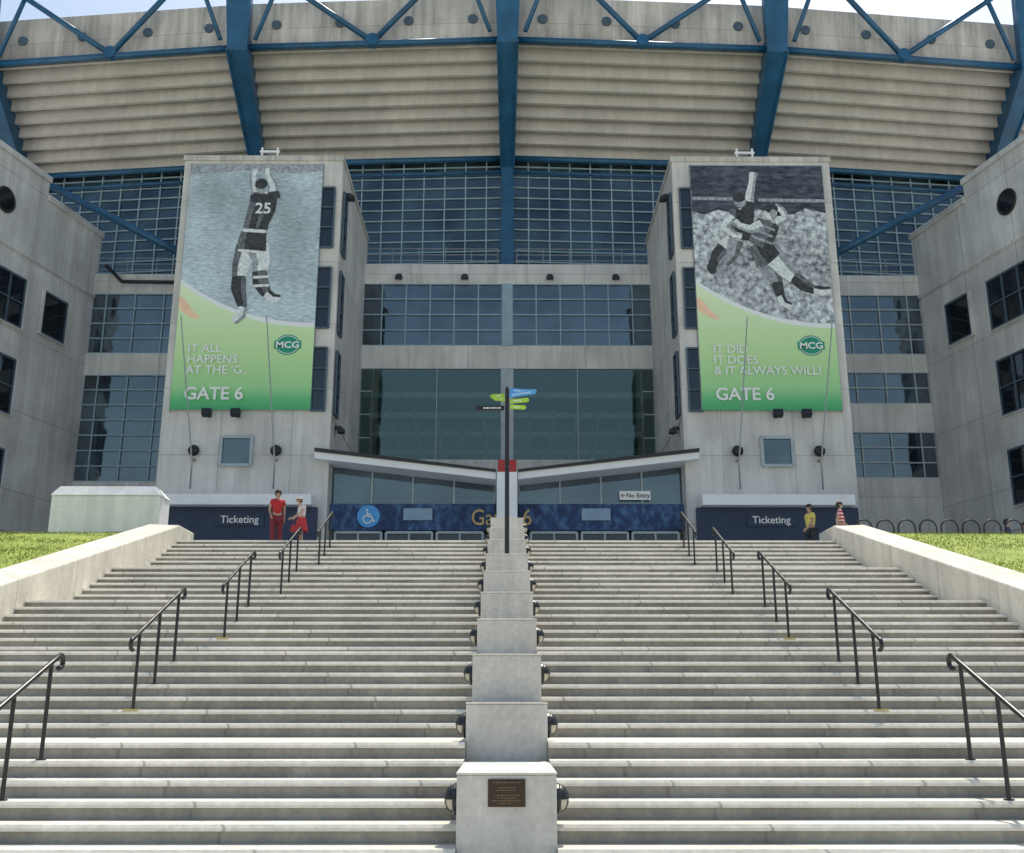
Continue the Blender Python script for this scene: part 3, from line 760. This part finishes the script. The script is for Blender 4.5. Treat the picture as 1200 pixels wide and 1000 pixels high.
# ------------------------------------------------------------------ white block & hoops
e=thing('concrete_block',(-11.7,30.1,PL),'large pale painted concrete block with chamfered top beside lawn','block')
mb=MB(); x0,x1,y0,y1=-13.2,-10.05,29.6,30.5
mb.box(x0,x1,y0,y1,PL-.2,7.4); mb.obj('body',M['block'],e,bevel=.03)
mb=MB(); mb.hexa([(x0-.04,y0-.04,7.403),(x1+.04,y0-.04,7.403),(x1+.04,y1,7.403),(x0-.04,y1,7.403),(x0+.12,y0+.2,7.72),(x1-.25,y0+.2,7.72),(x1-.25,y1-.2,7.72),(x0+.12,y1-.2,7.72)]); mb.obj('top',M['block'],e,bevel=.03)
for i in range(10):
    x=10.7+i*.66
    e=thing('bicycle_hoop',(x+.25,31.5,PL),'dark metal bicycle hoop standing behind the lawn','bicycle hoop','row of bicycle hoops')
    pts=[(x,31.5,PL),(x,31.5,PL+1.0)]+[(x+.26-.26*math.cos(R(a)),31.5,PL+1.0+.26*math.sin(R(a))) for a in range(15,180,15)]+[(x+.52,31.5,PL+1.0),(x+.52,31.5,PL)]
    mb=MB(); mb.tube(pts,.028,6); mb.obj('hoop',M['dark'],e,smooth=True)
    mb=MB(); mb.box(x-.06,x+.06,31.44,31.56,PL,PL+.012); mb.obj('foot_plate',M['dark'],e)
# ------------------------------------------------------------------ people
def skinmesh(name,nodes,edges,mat,sub=1,root=0):
    me=bpy.data.meshes.new(name); me.from_pydata([n[0] for n in nodes],edges,[])
    ob=bpy.data.objects.new(name,me); COL.objects.link(ob)
    md=ob.modifiers.new('s','SKIN')
    for i,n in enumerate(nodes):
        sv=me.skin_vertices[0].data[i]; r=n[1]; sv.radius=(r,r) if not hasattr(r,'__len__') else r; sv.use_root=(i==root)
    sb=ob.modifiers.new('sub','SUBSURF'); sb.levels=sub; sb.render_levels=sub
    dg=bpy.context.evaluated_depsgraph_get(); m2=bpy.data.meshes.new_from_object(ob.evaluated_get(dg))
    bpy.data.objects.remove(ob)
    for p in m2.polygons: p.use_smooth=True
    m2.materials.clear(); m2.materials.append(mat)
    o2=bpy.data.objects.new(name,m2); COL.objects.link(o2); return o2
def person(loc,rot,scale,label,shirt,pants,hair,skinc,pose=None,skirt=False,hat=None,bag=None,longp=False,stripes=False):
    J=dict(pel=(0,0,.95),sp=(0,0,1.13),ch=(0,0,1.34),nk=(0,.01,1.5),hb=(0,-.005,1.56),hm=(0,-.015,1.645),ht=(0,-.005,1.72),
      sl=(-.18,0,1.42),el=(-.25,.03,1.15),wl=(-.26,-.08,.92),sr=(.18,0,1.42),er=(.25,.03,1.15),wr=(.26,-.08,.92),
      hl=(-.095,0,.89),kl=(-.1,-.03,.5),al=(-.1,.03,.085),tl=(-.12,-.15,.035),hr=(.095,0,.89),kr=(.1,-.03,.5),ar=(.1,.03,.085),tr=(.12,-.15,.035))
    if pose: J.update(pose)
    Rr=dict(pel=.125,sp=.115,ch=.14,nk=.055,hb=.062,hm=.088,ht=.07,sl=.062,el=.042,wl=.027,hl=.09,kl=.058,al=.038,tl=.033)
    for k in list(Rr):
        if k.endswith('l') and k not in('pel',): Rr[k[:-1]+'r']=Rr[k]
    names=list(J); idx={n:i for i,n in enumerate(names)}
    nodes=[(J[n],Rr[n]) for n in names]
    E_=[('pel','sp'),('sp','ch'),('ch','nk'),('nk','hb'),('hb','hm'),('hm','ht'),('ch','sl'),('sl','el'),('el','wl'),('ch','sr'),('sr','er'),('er','wr'),('pel','hl'),('hl','kl'),('kl','al'),('al','tl'),('pel','hr'),('hr','kr'),('kr','ar'),('ar','tr')]
    edges=[(idx[a],idx[b_]) for a,b_ in E_]
    for side in 'lr':
        wv=Vector(J['w'+side]); ev=Vector(J['e'+side]); d_=(wv-ev).normalized(); lat=Vector((0,1,0)); lat=(lat-d_*lat.dot(d_)).normalized(); nr=d_.cross(lat)
        pi=len(nodes); nodes.append((tuple(wv+d_*.07),.03)); edges.append((idx['w'+side],pi))
        for q,ln in zip((-.03,-.01,.01,.03),(.075,.085,.08,.06)):
            k=len(nodes); nodes.append((tuple(wv+d_*.1+lat*q),.009)); nodes.append((tuple(wv+d_*(.1+ln)+lat*q*1.2+nr*.015),.007)); edges+=[(pi,k),(k,k+1)]
        k=len(nodes); nodes.append((tuple(wv+d_*.05-lat*.045),.01)); nodes.append((tuple(wv+d_*.1-lat*.065),.008)); edges+=[(pi,k),(k,k+1)]
    hm=Vector(J['hm'])
    k=len(nodes); nodes.append((tuple(hm+Vector((0,-.1,-.01))),.012)); edges.append((idx['hm'],k))
    e=thing('person',loc,label,'person')
    X=Matrix.Translation(loc)@Matrix.Rotation(R(rot),4,'Z')@Matrix.Scale(scale,4)
    def fin(o,parent=e):
        o.data.transform(X); par(o,parent); return o
    fin(skinmesh('body',nodes,edges,skin(skinc,'skin')))
    V=lambda n:Vector(J[n])
    def mid(a,b_,t): return tuple(V(a).lerp(V(b_),t))
    sh=[(mid('pel','sp',.2),.15),(J['sp'],.14),(J['ch'],.16),(mid('ch','nk',.6),.085),(J['sl'],.08),(mid('sl','el',.55),.068),(J['sr'],.08),(mid('sr','er',.55),.068)]
    if stripes:
        sm,nt_,b_,o_=newmat('striped cloth'); tcn=N(nt_,'ShaderNodeTexCoord').outputs['Object']
        wv_=N(nt_,'ShaderNodeTexWave'); wv_.bands_direction='Z'; wv_.inputs['Scale'].default_value=3.2; nt_.links.new(tcn,wv_.inputs[0])
        nt_.links.new(ramp(nt_,wv_.outputs[0],[(.55,(.6,.03,.04)),(.65,(.75,.72,.72))]),b_.inputs['Base Color'])
    else: sm=paint('shirt cloth',shirt,.85)
    fin(skinmesh('shirt',sh,[(0,1),(1,2),(2,3),(2,4),(4,5),(2,6),(6,7)],sm))
    pm=paint('trouser cloth',pants,.85)
    if skirt:
        mb=MB(); mb.tube([(0,0,1.02),(0,0,.85),(0,0,.52)],[.14,.18,.26],16,cap=False); fin(mb.obj('skirt',pm))
    else:
        sh=[(J['pel'],.15),(J['hl'],.115),(mid('hl','kl',.85),.085),(J['hr'],.115),(mid('hr','kr',.85),.085)]; ed=[(0,1),(1,2),(0,3),(3,4)]
        if longp: sh+= [(mid('kl','al',.9),.06),(mid('kr','ar',.9),.06)]; ed+=[(2,5),(4,6)]
        fin(skinmesh('trousers',sh,ed,pm))
    mb=MB(); c=hm+Vector((0,.015,.03)); mb.ell(c,.098,.108,.105,16,8,0,-10,90); mb.ell(c+Vector((0,.03,-.03)),.09,.085,.1,14,8)
    hr=mb.obj('hair',paint('hair',hair,.7),smooth=True); fin(hr)
    for sx in (-1,1):
        mb=MB(); mb.ell(hm+Vector((sx*.034,-.088,.012)),.013,.008,.009,8,6); fin(mb.obj('eye',M['black']))
        mb=MB(); mb.ell(hm+Vector((sx*.1,.0,0)),.012,.022,.032,8,6); fin(mb.obj('ear',skin(skinc,'skin')))
        a='a'+('l' if sx<0 else 'r'); t='t'+('l' if sx<0 else 'r')
        mb=MB(); p=Vector(J[a]); q=Vector(J[t]); mb.tube([p+Vector((0,.05,-.045)),p.lerp(q,.5)+Vector((0,0,-.015)),q],[.045,.048,.035],10); fin(mb.obj('shoe',paint('shoe',(.3,.3,.3),.6),smooth=True))
    mb=MB(); mb.box(hm.x-.025,hm.x+.025,hm.y-.092,hm.y-.08,hm.z-.048,hm.z-.04); fin(mb.obj('mouth',paint('lips',(.35,.1,.08),.6)))
    if hat:
        mb=MB(); c=hm+Vector((0,0,.06)); mb.tube([c+Vector((0,0,-.01)),c+Vector((0,0,.0)),c+Vector((0,0,.005)),c+Vector((0,0,.08)),c+Vector((0,0,.1))],[.17,.17,.115,.1,.05],18); fin(mb.obj('hat',paint('hat cloth',hat,.8)))
    return e,X
person((-6.55,29.2,PL),20,.97,'person standing in red shirt and long dark red trousers',(.5,.03,.03),(.22,.03,.04),(.03,.02,.015),(.45,.28,.2),pose=dict(sl=(-.165,0,1.42),sr=(.165,0,1.42),el=(-.22,.03,1.16),wl=(-.19,-.12,.98),er=(.21,.03,1.15),wr=(.2,-.08,.93)),longp=True)
e,X=person((-5.72,28.6,PL),-60,.78,'person in white sun hat, white and red top, holding red bag',(.65,.6,.6),(.5,.04,.05),(.1,.05,.03),(.5,.33,.25),pose=dict(ch=(0,-.05,1.33),nk=(0,-.09,1.48),hb=(0,-.11,1.54),hm=(0,-.14,1.62),ht=(0,-.14,1.7),el=(-.24,-.1,1.15),wl=(-.2,-.3,1.02),er=(.24,-.1,1.15),wr=(.2,-.28,1.0)),skirt=True,hat=(.75,.74,.72))
p=X@Vector((.2,-.3,.7))
e2=thing('hand_bag',tuple(p+Vector((0,0,-.2))),'red cloth bag with strap held in hand','bag')
mb=MB(); mb.hexa([(p.x-.13,p.y-.06,p.z-.2),(p.x+.13,p.y-.06,p.z-.2),(p.x+.13,p.y+.06,p.z-.2),(p.x-.13,p.y+.06,p.z-.2),(p.x-.1,p.y-.03,p.z),(p.x+.1,p.y-.03,p.z),(p.x+.1,p.y+.03,p.z),(p.x-.1,p.y+.03,p.z)]); mb.obj('pouch',M['red'],e2,bevel=.02)
mb=MB(); mb.tube([(p.x-.08,p.y,p.z),(p.x-.04,p.y,p.z+.13),(p.x+.04,p.y,p.z+.13),(p.x+.08,p.y,p.z)],.008,6); mb.obj('strap',M['red'],e2)
walk=dict(kl=(-.1,-.2,.52),al=(-.1,-.22,.1),tl=(-.11,-.4,.05),kr=(.1,.08,.5),ar=(.1,.3,.13),tr=(.11,.14,.04),el=(-.25,.12,1.17),wl=(-.24,.12,.92),er=(.25,-.08,1.17),wr=(.22,-.26,.98))
person((9.35,31.6,PL),-75,1.0,'person walking in yellow shirt and dark trousers',(.75,.6,.14),(.03,.035,.05),(.03,.02,.015),(.45,.28,.2),pose=walk,longp=True)
person((10.1,31.0,PL),75,.98,'person walking in red and white striped shirt',(.5,.1,.1),(.04,.04,.06),(.05,.03,.02),(.5,.33,.25),pose=walk,longp=True,stripes=True)
person((16.7,34.2,PL),60,1.0,'person walking in dark blue shirt beyond the lawn',(.05,.07,.14),(.04,.04,.06),(.03,.02,.02),(.5,.33,.25),pose=walk,longp=True)
person((17.6,34.8,PL),-70,1.0,'person walking in pale shirt beyond the lawn',(.5,.5,.52),(.06,.06,.08),(.05,.03,.02),(.5,.33,.25),pose=walk,longp=True)
